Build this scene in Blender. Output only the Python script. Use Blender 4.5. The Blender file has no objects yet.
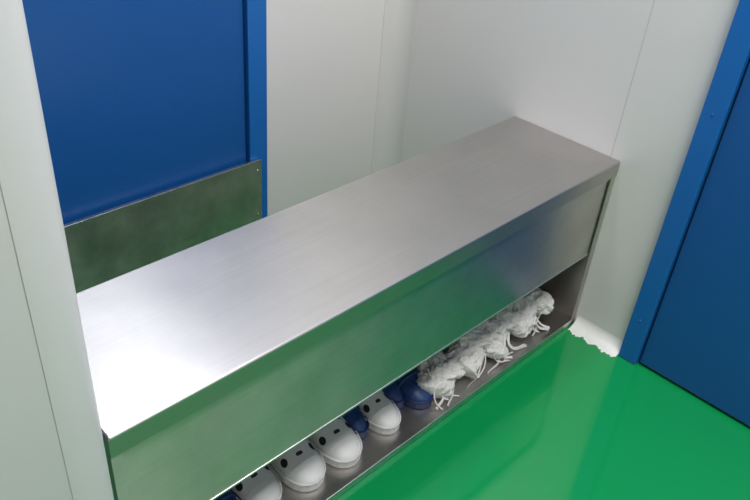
import bpy, bmesh, math, random
from mathutils import Vector, Matrix, noise
random.seed(4)
S=bpy.context.scene
S.view_settings.view_transform='Standard'
COL=bpy.context.collection
# ---------------------------------------------------------------- materials
def newmat(n):
    m=bpy.data.materials.new(n); m.use_nodes=True
    nt=m.node_tree; b=nt.nodes['Principled BSDF']; return m,nt,b
def paint(n,c,rough=.5,bump=.02,scale=60,var=.04,coat=0,spec=.5):
    m,nt,b=newmat(n); N=nt.nodes; L=nt.links
    tc=N.new('ShaderNodeTexCoord'); no=N.new('ShaderNodeTexNoise'); no.inputs['Scale'].default_value=3
    L.new(tc.outputs['Object'],no.inputs['Vector'])
    mx=N.new('ShaderNodeMix'); mx.data_type='RGBA'
    mx.inputs['A'].default_value=(*[k*(1-var) for k in c],1); mx.inputs['B'].default_value=(*[min(1,k*(1+var)) for k in c],1)
    L.new(no.outputs['Fac'],mx.inputs['Factor']); L.new(mx.outputs['Result'],b.inputs['Base Color'])
    n2=N.new('ShaderNodeTexNoise'); n2.inputs['Scale'].default_value=scale; L.new(tc.outputs['Object'],n2.inputs['Vector'])
    bp=N.new('ShaderNodeBump'); bp.inputs['Strength'].default_value=bump; bp.inputs['Distance'].default_value=.01
    L.new(n2.outputs['Fac'],bp.inputs['Height']); L.new(bp.outputs['Normal'],b.inputs['Normal'])
    b.inputs['Roughness'].default_value=rough; b.inputs['Specular IOR Level'].default_value=spec
    b.inputs['Coat Weight'].default_value=coat; b.inputs['Coat Roughness'].default_value=.05
    return m
def steel(n,c,rough,axis=(2,260,260),bump=.03,smudge=.06,aniso=0.0,tan=(0,1,0),blotch=.0):
    m,nt,b=newmat(n); N=nt.nodes; L=nt.links
    b.inputs['Metallic'].default_value=1
    tc=N.new('ShaderNodeTexCoord'); mp=N.new('ShaderNodeMapping'); mp.inputs['Scale'].default_value=axis
    L.new(tc.outputs['Object'],mp.inputs['Vector'])
    no=N.new('ShaderNodeTexNoise'); no.inputs['Scale'].default_value=1; no.inputs['Detail'].default_value=4
    L.new(mp.outputs['Vector'],no.inputs['Vector'])
    sm=N.new('ShaderNodeTexNoise'); sm.inputs['Scale'].default_value=7; sm.inputs['Detail'].default_value=6
    L.new(tc.outputs['Object'],sm.inputs['Vector'])
    mx=N.new('ShaderNodeMix'); mx.data_type='RGBA'
    mx.inputs['A'].default_value=(*[k*.9 for k in c],1); mx.inputs['B'].default_value=(*[min(1,k*1.08) for k in c],1)
    L.new(no.outputs['Fac'],mx.inputs['Factor'])
    bl=N.new('ShaderNodeTexNoise'); bl.inputs['Scale'].default_value=9; bl.inputs['Detail'].default_value=7; bl.inputs['Roughness'].default_value=.65
    L.new(tc.outputs['Object'],bl.inputs['Vector'])
    br=N.new('ShaderNodeMapRange'); br.inputs['From Min'].default_value=.35; br.inputs['From Max'].default_value=.65
    br.inputs['To Min'].default_value=1-blotch; br.inputs['To Max'].default_value=1.0
    L.new(bl.outputs['Fac'],br.inputs['Value'])
    vm=N.new('ShaderNodeVectorMath'); vm.operation='SCALE'
    L.new(mx.outputs['Result'],vm.inputs[0]); L.new(br.outputs['Result'],vm.inputs['Scale'])
    L.new(vm.outputs['Vector'],b.inputs['Base Color'])
    mr=N.new('ShaderNodeMapRange'); mr.inputs['From Min'].default_value=.3; mr.inputs['From Max'].default_value=.7
    mr.inputs['To Min'].default_value=rough-smudge; mr.inputs['To Max'].default_value=rough+smudge
    L.new(sm.outputs['Fac'],mr.inputs['Value']); L.new(mr.outputs['Result'],b.inputs['Roughness'])
    bp=N.new('ShaderNodeBump'); bp.inputs['Strength'].default_value=bump; bp.inputs['Distance'].default_value=.002
    L.new(no.outputs['Fac'],bp.inputs['Height']); L.new(bp.outputs['Normal'],b.inputs['Normal'])
    if aniso:
        b.inputs['Anisotropic'].default_value=aniso
        tv=N.new('ShaderNodeCombineXYZ')
        for k in range(3): tv.inputs[k].default_value=tan[k]
        L.new(tv.outputs[0],b.inputs['Tangent'])
    return m
M_wall=paint('white_wall_panel',(.68,.66,.65),.38,.01,40,.01)
M_cove=paint('white_aluminium_profile',(.64,.625,.615),.35,.01,40,.01)
M_ceil=paint('ceiling_panel',(.7,.7,.7),.6,.01)
M_floor=paint('green_epoxy',(.004,.265,.070),.08,.03,9,.05,coat=.8)
M_blueL=paint('blue_door_leaf',(.006,.085,.31),.38,.02,90,.03)
M_blueF=paint('blue_door_frame',(.008,.125,.43),.33,.02,90,.03)
M_gap=paint('dark_gap',(.01,.012,.02),.8)
M_joint=paint('sealant',(.54,.53,.52),.6)
M_top=steel('brushed_steel_top',(.61,.585,.565),.39,(2,260,260),.04,.015,.8,(0,1,0),.06)
M_lip=steel('brushed_steel_lip',(.50,.46,.43),.40,(2,260,260),.03,.03,0)
M_front=steel('brushed_steel_front',(.60,.565,.53),.38,(2,260,260),.03,.03,.75,(0,0,1),.14)
M_tray=steel('steel_tray',(.66,.63,.61),.34,(2,260,260),.03,.05,0,(0,1,0),.15)
M_board=steel('steel_board',(.70,.65,.60),.45,(3,10,60),.05,.08,0,(0,1,0),.35)
M_sole=paint('white_rubber_sole',(.64,.64,.62),.55,.05,200,.03)
M_navy=paint('navy_eva',(.012,.045,.16),.45,.05,200,.1)
M_navys=paint('navy_sole',(.008,.026,.10),.5,.05,200,.1)
M_cloth=paint('white_canvas',(.68,.66,.64),.85,.35,260,.06)
M_dark=paint('black_lining',(.01,.01,.012),.8)
M_screw=steel('screw',(.6,.6,.6),.3)
def shoemat():
    m,nt,b=newmat('white_shoe_vamp'); N=nt.nodes; L=nt.links
    at=N.new('ShaderNodeAttribute'); at.attribute_name='spot'
    mr=N.new('ShaderNodeMapRange'); mr.inputs['From Min'].default_value=.47; mr.inputs['From Max'].default_value=.53
    L.new(at.outputs['Fac'],mr.inputs['Value'])
    mx=N.new('ShaderNodeMix'); mx.data_type='RGBA'
    mx.inputs['A'].default_value=(.68,.68,.66,1); mx.inputs['B'].default_value=(.012,.012,.014,1)
    L.new(mr.outputs['Result'],mx.inputs['Factor']); L.new(mx.outputs['Result'],b.inputs['Base Color'])
    b.inputs['Roughness'].default_value=.5
    return m
M_whiteshoe=shoemat()
# ---------------------------------------------------------------- helpers
def obj(name,bm,mats,parent=None,smooth=False):
    me=bpy.data.meshes.new(name); bm.normal_update(); bm.to_mesh(me); bm.free()
    for m in (mats if isinstance(mats,(list,tuple)) else [mats]): me.materials.append(m)
    if smooth:
        for p in me.polygons: p.use_smooth=True
    o=bpy.data.objects.new(name,me); COL.objects.link(o)
    if parent: o.parent=parent
    return o
def addbox(bm,x0,x1,y0,y1,z0,z1,mi=0,bev=0,seg=2):
    t=bmesh.new(); r=bmesh.ops.create_cube(t,size=1)
    for v in t.verts: v.co=Vector(((x0+x1)/2+v.co.x*(x1-x0),(y0+y1)/2+v.co.y*(y1-y0),(z0+z1)/2+v.co.z*(z1-z0)))
    if bev: bmesh.ops.bevel(t,geom=list(t.edges),offset=bev,segments=seg,affect='EDGES',profile=.5)
    for f in t.faces: f.material_index=mi
    me=bpy.data.meshes.new('t'); t.to_mesh(me); t.free()
    bm.from_mesh(me); bpy.data.meshes.remove(me)
def box(name,a,mat,parent=None,bev=0):
    bm=bmesh.new(); addbox(bm,*a,bev=bev); return obj(name,bm,mat,parent)
def empty(name,loc=(0,0,0)):
    e=bpy.data.objects.new(name,None); e.empty_display_size=.05; COL.objects.link(e); e.location=loc; return e
def extrude_prof(name,pts,a,b,mat):
    bm=bmesh.new()
    A=[bm.verts.new((p[0],p[1],a)) for p in pts]; B=[bm.verts.new((p[0],p[1],b)) for p in pts]
    n=len(pts)
    for i in range(n): bm.faces.new((A[i],A[(i+1)%n],B[(i+1)%n],B[i]))
    bm.faces.new(A); bm.faces.new(B)
    bmesh.ops.recalc_face_normals(bm,faces=bm.faces)
    o=obj(name,bm,mat)
    for p in o.data.polygons: p.use_smooth = len(p.vertices)==4
    md=o.modifiers.new('es','EDGE_SPLIT'); md.split_angle=math.radians(35)
    return o
def curve(name,P,rad,mat,parent,kind='BEZIER'):
    cu=bpy.data.curves.new(name,'CURVE'); cu.dimensions='3D'; cu.bevel_depth=rad; cu.resolution_u=8
    if kind=='BEZIER':
        sp=cu.splines.new('BEZIER'); sp.bezier_points.add(len(P)-1)
        for b,p in zip(sp.bezier_points,P): b.co=p; b.handle_left_type=b.handle_right_type='AUTO'
    else:
        sp=cu.splines.new('POLY'); sp.points.add(len(P)-1)
        for k,p in enumerate(P): sp.points[k].co=(*p,1)
    cu.materials.append(mat); c=bpy.data.objects.new(name,cu); COL.objects.link(c); c.parent=parent
    return c
# ---------------------------------------------------------------- room
YB=.677; ZC=2.4; XL=-2.6; YF=-1.9
box('floor',(XL-.1,.1,YF-.1,YB+.1,-.1,0),M_floor)
box('ceiling',(XL-.1,.1,YF-.1,YB+.1,ZC,ZC+.1),M_ceil)
box('wall_back',(XL-.1,.1,YB,YB+.1,0,ZC),M_wall)
bm=bmesh.new(); addbox(bm,0,.1,YF,YB,0,ZC); addbox(bm,-.0006,.001,.0243,.0259,.0,ZC,mi=1)
obj('wall_right',bm,[M_wall,M_joint])
box('wall_left',(XL-.1,XL,YF,YB,0,ZC),M_wall)
box('wall_front',(XL-.1,.1,YF-.1,YF,0,ZC),M_wall)
r=.060; xe=-1.200; y0=-.077; y1=-.012
pts=[(xe-r,y0)]
for i in range(1,17):
    a=math.radians(-90+90*i/16); pts.append((xe-r+r*math.cos(a),y0+r+r*math.sin(a)))
pts+=[(xe,y1),(xe-r,y1)]
extrude_prof('trim_1',pts,0,ZC,M_cove)
box('wall_partition',(XL,xe-r,y0+.0008,y1,0,ZC),M_cove)
R=.05
pts2=[(-.0001,YB-.0001),(-R-.008,YB-.0001),(-R-.008,YB-.0012)]
for i in range(17):
    t=math.radians(90*i/16)
    pts2.append((-.0012-R+R*math.sin(t), YB-.0012-R*(1-math.cos(t))))
pts2+=[(-.0012,YB-R-.010),(-.0001,YB-R-.010)]
extrude_prof('trim_2',pts2,0,ZC,M_cove)
bm=bmesh.new(); ny=60; nr=14; Rf=.036
grid=[]
for j in range(ny+1):
    y=-.134+(.134-.004)*j/ny
    row=[]
    for i in range(nr+1):
        t=math.radians(90*i/nr); k=(1-math.sin(t))
        rr=Rf*(1+(.30*noise.noise(Vector((y*55,3.1,0)))+.18*noise.noise(Vector((y*170,7,0))))*k**2)
        row.append(bm.verts.new((-.0005-rr*k, y, .0008+Rf*.8*(1-math.cos(t)))))
    grid.append(row)
for j in range(ny):
    for i in range(nr): bm.faces.new((grid[j][i],grid[j][i+1],grid[j+1][i+1],grid[j+1][i]))
obj('trim_3',bm,paint('white_cove',(.76,.76,.74),.4,.03,60,.02),smooth=True)
# ---------------------------------------------------------------- doors
def door(name,face,a0,a1,fw,zt):
    e=empty(name)
    def B(n,u0,u1,z0,z1,d0,d1,m,bev=0):
        if face=='back': return box(n,(u0,u1,YB-d1,YB-d0,z0,z1),m,e,bev)
        return box(n,(-d1,-d0,u0,u1,z0,z1),m,e,bev)
    B('frame_side_a',a0-fw,a0,.001,zt+fw,.0005,.022,M_blueF,.002)
    B('frame_side_b',a1,a1+fw,.001,zt+fw,.0005,.022,M_blueF,.002)
    B('frame_head',a0,a1,zt,zt+fw,.0005,.022,M_blueF,.002)
    B('gap',a0,a1,.0005,zt,.0003,.003,M_gap)
    B('leaf',a0+.004,a1-.004,.008,zt-.004,.003,.011,M_blueL,.0015)
    s=a0+.07
    B('handle_plate',s-.02,s+.02,.95,1.12,.011,.016,M_screw,.002)
    B('handle_lever',s-.01,s+.11,1.04,1.06,.05,.062,M_screw,.004)
    B('handle_neck',s-.008,s+.008,1.042,1.058,.014,.055,M_screw,.002)
    return e
door('door_1','back',-1.364,-.489,.050,2.05)
d2=door('door_2','right',-1.03,-.180,.045,2.05)
for k,z in enumerate((.12,.62,1.2,1.8)):
    bm=bmesh.new(); bmesh.ops.create_cone(bm,cap_ends=True,segments=16,radius1=.003,radius2=.002,depth=.002,matrix=Matrix.Translation((-.023,-.157,z))@Matrix.Rotation(math.radians(-90),4,'Y'))
    obj('screw_%d'%k,bm,M_blueL,d2)
# ---------------------------------------------------------------- rodent barrier board
rb=empty('rodent_barrier_board')
bx0,bx1=-1.40,-.466; by=.645
box('sheet',(bx0,bx1,by,by+.0025,.001,.325),M_board,rb)
box('top_fold',(bx0,bx1,by-.001,by+.009,.322,.3255),M_screw,rb,.001)
box('edge_fold',(bx1-.001,bx1+.001,by-.001,by+.009,.001,.322),M_board,rb,.0005)
for z in (.05,.18,.30):
    bm=bmesh.new(); bmesh.ops.create_uvsphere(bm,u_segments=12,v_segments=6,radius=.002,matrix=Matrix.Translation((bx1-.010,by,z)))
    obj('rivet',bm,M_screw,rb,True)
# ---------------------------------------------------------------- bench
L=1.184; W=.281; H=.45
sb=empty('shoe_bench')
x0,x1=-L,-.0015
def bbox(n,a,m,bev=.0012): return box(n,a,m,sb,bev)
bbox('seat_top',(x0,x1,.0,W,H-.006,H),M_top,.0028)
bbox('front_rim',(x0,x1,.0002,.004,H-.036,H-.003),M_lip,.0008)
bbox('rear_rim',(x0,x1,W-.004,W-.0002,H-.036,H-.003),M_lip,.0008)
bbox('front_panel',(x0+.016,x1-.018,.007,.010,.213,H-.008),M_front)
bbox('front_panel_fold',(x0+.016,x1-.018,.0055,.024,.2105,.2150),M_tray,.001)
bbox('end_panel_a',(x0,x0+.002,.004,W-.004,.001,H-.007),M_front,.0005)
bbox('end_panel_b',(x1-.002,x1,.004,W-.004,.001,H-.007),M_front,.0005)
bbox('post_a',(x0,x0+.016,.0015,.005,.001,H-.034),M_front,.0005)
bbox('post_b',(x1-.016,x1,.0015,.005,.001,H-.034),M_front,.0005)
bbox('back_panel',(x0+.002,x1-.002,W-.007,W-.005,.001,H-.007),M_front,.0005)
bbox('tray',(x0+.002,x1-.002,.001,W-.007,.009,.012),M_tray,.0005)
bbox('tray_lip',(x0+.016,x1-.016,.0005,.003,.001,.020),M_tray,.0008)
# ---------------------------------------------------------------- shoes
def lerp_tab(tab,s):
    for (a,va),(b,vb) in zip(tab,tab[1:]):
        if s<=b: return va+(vb-va)*(s-a)/(b-a)
    return tab[-1][1]
WT=[(0,.0),(.015,.35),(.05,.62),(.1,.80),(.18,.95),(.28,1.0),(.4,.96),(.55,.82),(.7,.74),(.85,.74),(.93,.66),(.98,.42),(1,.0)]
HT=[(0,.42),(.03,.50),(.08,.56),(.2,.66),(.35,.86),(.5,1.12),(.7,1.1),(.9,1.22),(1,1.1)]
def shoe(name,loc,rz,kind='esd',Ln=.25,Wd=.092,seed=0):
    e=empty(name,loc); e.rotation_euler=(0,0,rz)
    ns,nt_=64,48; sh=.02; hh=.062
    bm=bmesh.new(); lay=bm.verts.layers.float.new('spot')
    G=[]
    for i in range(ns+1):
        s=(i/ns)**1.25
        w=lerp_tab(WT,s)*Wd/2; h=lerp_tab(HT,s)*hh
        edge=min(1,(s/.10))**.5 if s<.10 else (min(1,(1-s)/.05)**.5 if s>.95 else 1)
        h=sh*.6+(h-sh*.6)*(.35+.65*edge)
        row=[]
        for j in range(nt_+1):
            th=math.pi*j/nt_
            c,sn=math.cos(th),math.sin(th)
            x=w*math.copysign(abs(c)**.75,c); z=sh*.5+(h-sh*.5)*abs(sn)**.8
            bend=.006*math.sin(s*math.pi)
            nv=Vector((x*40+seed*9,s*Ln*30,z*40))
            if kind=='cloth':
                d=.006*noise.noise(nv)+.003*noise.noise(nv*2.7)
                z+=d*sn; x+=d*.5
            v=bm.verts.new((x+bend,s*Ln,z))
            sp=0
            if kind=='esd':
                for (cs,ct,rs,rt) in ((.24,.24,.032,.075),(.24,.76,.032,.075),(.33,.37,.030,.06),(.33,.63,.030,.06),(.225,.5,.014,.035)):
                    q=((s-cs)/rs)**2+((th/math.pi-ct)/rt)**2
                    sp=max(sp,1/(1+q*q))
            v[lay]=sp
            row.append(v)
        G.append(row)
    for i in range(ns):
        for j in range(nt_):
            s=((i+.5)/ns)**1.25; t=(j+.5)/nt_
            if kind!='clog':
                if ((s-.70)/.22)**2+((t-.5)/.30)**2<1: continue
            else:
                if s>.5 and .18<t<.82: continue
            try: bm.faces.new((G[i][j],G[i][j+1],G[i+1][j+1],G[i+1][j]))
            except Exception: pass
    loose=[v for v in bm.verts if not v.link_faces]; bmesh.ops.delete(bm,geom=loose,context='VERTS')
    bmesh.ops.remove_doubles(bm,verts=bm.verts,dist=1e-5)
    bmesh.ops.recalc_face_normals(bm,faces=bm.faces)
    mu={'esd':M_whiteshoe,'cloth':M_cloth,'clog':M_navy}[kind]
    o=obj('upper',bm,[mu,M_dark],e,True)
    md=o.modifiers.new('t','SOLIDIFY'); md.thickness=.0022; md.offset=-1
    bm=bmesh.new(); n=40
    ss=[(.5-.5*math.cos(math.pi*i/n)) for i in range(n+1)]
    right=[(lerp_tab(WT,s)*(Wd/2+.003)+.006*math.sin(s*math.pi),s*(Ln+.006)-.003) for s in ss]
    left=[(-lerp_tab(WT,s)*(Wd/2+.003)+.006*math.sin(s*math.pi),s*(Ln+.006)-.003) for s in ss[1:-1]]
    outline=right+left[::-1]
    rings=[]
    for z,k in [(0,.96),(.003,1),(sh-.003,1),(sh,.97)]:
        rings.append([bm.verts.new((.004+(x-.004)*k,Ln/2+(y-Ln/2)*(1-(1-k)*.5),z)) for x,y in outline])
    for a,b in zip(rings,rings[1:]):
        for i in range(len(a)): bm.faces.new((a[i],a[(i+1)%len(a)],b[(i+1)%len(a)],b[i]))
    bm.faces.new(rings[0]); bm.faces.new(rings[-1])
    bmesh.ops.recalc_face_normals(bm,faces=bm.faces)
    obj('sole',bm,M_navys if kind=='clog' else M_sole,e,False)
    pr=[(p[0],p[1],sh+.0008) for p in right if p[1]<Ln*.6][::-1]+[(p[0],p[1],sh+.0008) for p in left if p[1]<Ln*.6]
    curve('rand',pr,.0016,M_sole if kind!='clog' else M_navys,e,'POLY')
    if kind!='cloth':
        for s in ((.24,.33) if kind=='clog' else (.155,)):
            w=lerp_tab(WT,s)*Wd/2; h=lerp_tab(HT,s)*hh
            P=[]
            for j in range(3,22):
                th=math.pi*j/24; c,sn=math.cos(th),math.sin(th)
                P.append((w*math.copysign(abs(c)**.75,c)+.006*math.sin(s*math.pi),s*Ln,sh*.5+(h-sh*.5)*abs(sn)**.8))
            curve('strap_ridge' if kind=='clog' else 'toe_cap_seam',P,.003 if kind=='clog' else .0009,M_navy if kind=='clog' else M_sole,e,'POLY')
    return e
Z=.0125
shoe('clog',(-.985,.040,Z),.06,'clog')
shoe('cleanroom_shoe',(-.898,.050,Z),.05,'esd',Wd=.082)
shoe('cleanroom_shoe',(-.810,.036,Z),-.03,'esd',Wd=.084)
shoe('cleanroom_shoe',(-.722,.030,Z),-.03,'esd',Wd=.084)
shoe('clog',(-.661,.066,Z),.0,'clog',Wd=.052,Ln=.19)
shoe('cleanroom_shoe',(-.604,.036,Z),-.02,'esd',Wd=.072)
shoe('clog',(-.545,.074,Z),-.0,'clog',Wd=.060)
shoe('clog',(-.502,.040,Z),-.04,'clog',Wd=.074)
# ---------------------------------------------------------------- crumpled canvas boots
def tube(e,name,shaft,rad,seed,flat=.6):
    bm=bmesh.new(); n=90; m=80; G=[]
    A,B,C=[Vector(k) for k in shaft]
    for i in range(n+1):
        t=i/n
        c=A*(1-t)**2+B*2*t*(1-t)+C*t*t
        T=(B-A)*2*(1-t)+(C-B)*2*t; T.normalize()
        U=T.cross(Vector((0,0,1))); U.normalize(); V=U.cross(T)
        ca=rad*(.9+.2*math.sin(t*5+seed))
        if t>.94: ca*=max(.05,(1-t)/.06)**.5
        if t<.06: ca*=max(.05,t/.06)**.5
        row=[]
        for j in range(m):
            a=2*math.pi*j/m
            nv=Vector((math.cos(a)*1.1+seed*3,math.sin(a)*1.1,t*3.6))
            rid=(1-abs(noise.noise(nv*1.5))*2.2)
            rid2=(1-abs(noise.noise(nv*3.2+Vector((5,5,5))))*2.2)
            d=.28*noise.noise(nv)+.28*rid+.10*rid2-.20
            p=(U*math.cos(a)+V*(flat*math.sin(a)))*ca*(1+d)
            q=c+p; q.z=max(q.z,.001)
            row.append(bm.verts.new(q))
        G.append(row)
    for i in range(n):
        for j in range(m): bm.faces.new((G[i][j],G[i][(j+1)%m],G[i+1][(j+1)%m],G[i+1][j]))
    bm.faces.new(G[-1]); bm.faces.new(G[0])
    bmesh.ops.recalc_face_normals(bm,faces=bm.faces)
    return obj(name,bm,M_cloth,e,True)
def ribbon(e,P,w,seed):
    cu=bpy.data.curves.new('strap','CURVE'); cu.dimensions='3D'; cu.resolution_u=10; cu.extrude=w/2; cu.bevel_depth=.0006
    sp=cu.splines.new('BEZIER'); sp.bezier_points.add(len(P)-1)
    rr=random.Random(seed)
    for b,p in zip(sp.bezier_points,P): b.co=p; b.handle_left_type=b.handle_right_type='AUTO'; b.tilt=rr.uniform(-.6,.6)+1.2
    cu.materials.append(M_cloth); c=bpy.data.objects.new('strap',cu); COL.objects.link(c); c.parent=e
def boot(loc,rz,seed,shafts):
    e=shoe('cleanroom_boot',loc,rz,'cloth',Ln=.175,Wd=.078,seed=seed)
    for k,(sh,rad,flat) in enumerate(shafts): tube(e,'shaft' if k==0 else 'cuff',sh,rad,seed+k*11,flat)
    rr=random.Random(seed*7)
    for k in range(5):
        a=rr.uniform(-.05,.05)
        P=[(a,-.01,.055+.01*rr.random()),(a+rr.uniform(-.02,.02),-.035,.040),
           (a+rr.uniform(-.03,.03),-.056,.012+.010*rr.random()),(a+rr.uniform(-.045,.045),-.062-.012*rr.random(),.003)]
        if k%2: curve('lace',P,.0016,M_cloth,e)
        else: ribbon(e,P,.005,seed+k)
    return e
boot((-.425,.088,Z),.05,1,[([(-.055,-.046,.016),(.0,.0,.045),(.02,.10,.09)],.036,.7),([(-.04,-.01,.05),(.0,-.035,.035),(.07,-.030,.02)],.026,.85),([(.02,-.01,.03),(.06,-.02,.06),(.09,.0,.03)],.026,.9)])
boot((-.330,.088,Z),-.05,2,[([(-.055,-.040,.024),(.00,-.03,.05),(.05,.03,.07)],.034,.8),([(-.03,.01,.065),(.01,-.01,.075),(.07,-.03,.03)],.026,.85),([(.02,-.01,.03),(.05,-.03,.05),(.09,-.01,.03)],.026,.9)])
boot((-.235,.088,Z),.05,3,[([(-.060,-.045,.020),(.0,-.02,.05),(.045,.03,.09)],.034,.75),([(-.04,.0,.06),(.01,-.02,.07),(.07,-.03,.03)],.026,.85),([(.02,-.01,.03),(.06,-.02,.06),(.09,.0,.03)],.026,.9)])
boot((-.125,.092,Z),-.05,5,[([(-.065,-.045,.022),(.0,-.03,.06),(.05,.06,.09)],.036,.8),([(-.04,.01,.06),(.02,-.02,.09),(.06,-.03,.04)],.029,.85)])
# ---------------------------------------------------------------- lights
def panel(name,x,y,sx,sy,p,col=(1,1,1)):
    e=empty(name,(x,y,ZC))
    bm=bmesh.new(); addbox(bm,-sx/2-.02,sx/2+.02,-sy/2-.02,sy/2+.02,-.02,-.0005,bev=.003); obj('housing',bm,M_cove,e)
    ld=bpy.data.lights.new(name,'AREA'); ld.shape='RECTANGLE'; ld.size=sx; ld.size_y=sy; ld.energy=p; ld.color=col
    o=bpy.data.objects.new('tube_light',ld); COL.objects.link(o); o.parent=e; o.location=(0,0,-.024)
panel('ceiling_light',-.47,.42,.30,.25,12,(.95,.98,1))
panel('ceiling_light',-.65,-.72,.9,.5,42,(1,.985,.97))
w=bpy.data.worlds.new('w'); S.world=w; w.use_nodes=True
w.node_tree.nodes['Background'].inputs[0].default_value=(.8,.85,.9,1); w.node_tree.nodes['Background'].inputs[1].default_value=.3
# ---------------------------------------------------------------- camera
cam=bpy.data.objects.new('camera',bpy.data.cameras.new('camera')); COL.objects.link(cam)
cam.location=(-1.4261,-.6211,1.1577); cam.rotation_euler=(.9743,-.0755,-.7772)
cam.data.sensor_width=36; cam.data.lens=.7557*1000/750*36; cam.data.clip_start=.01
S.camera=cam
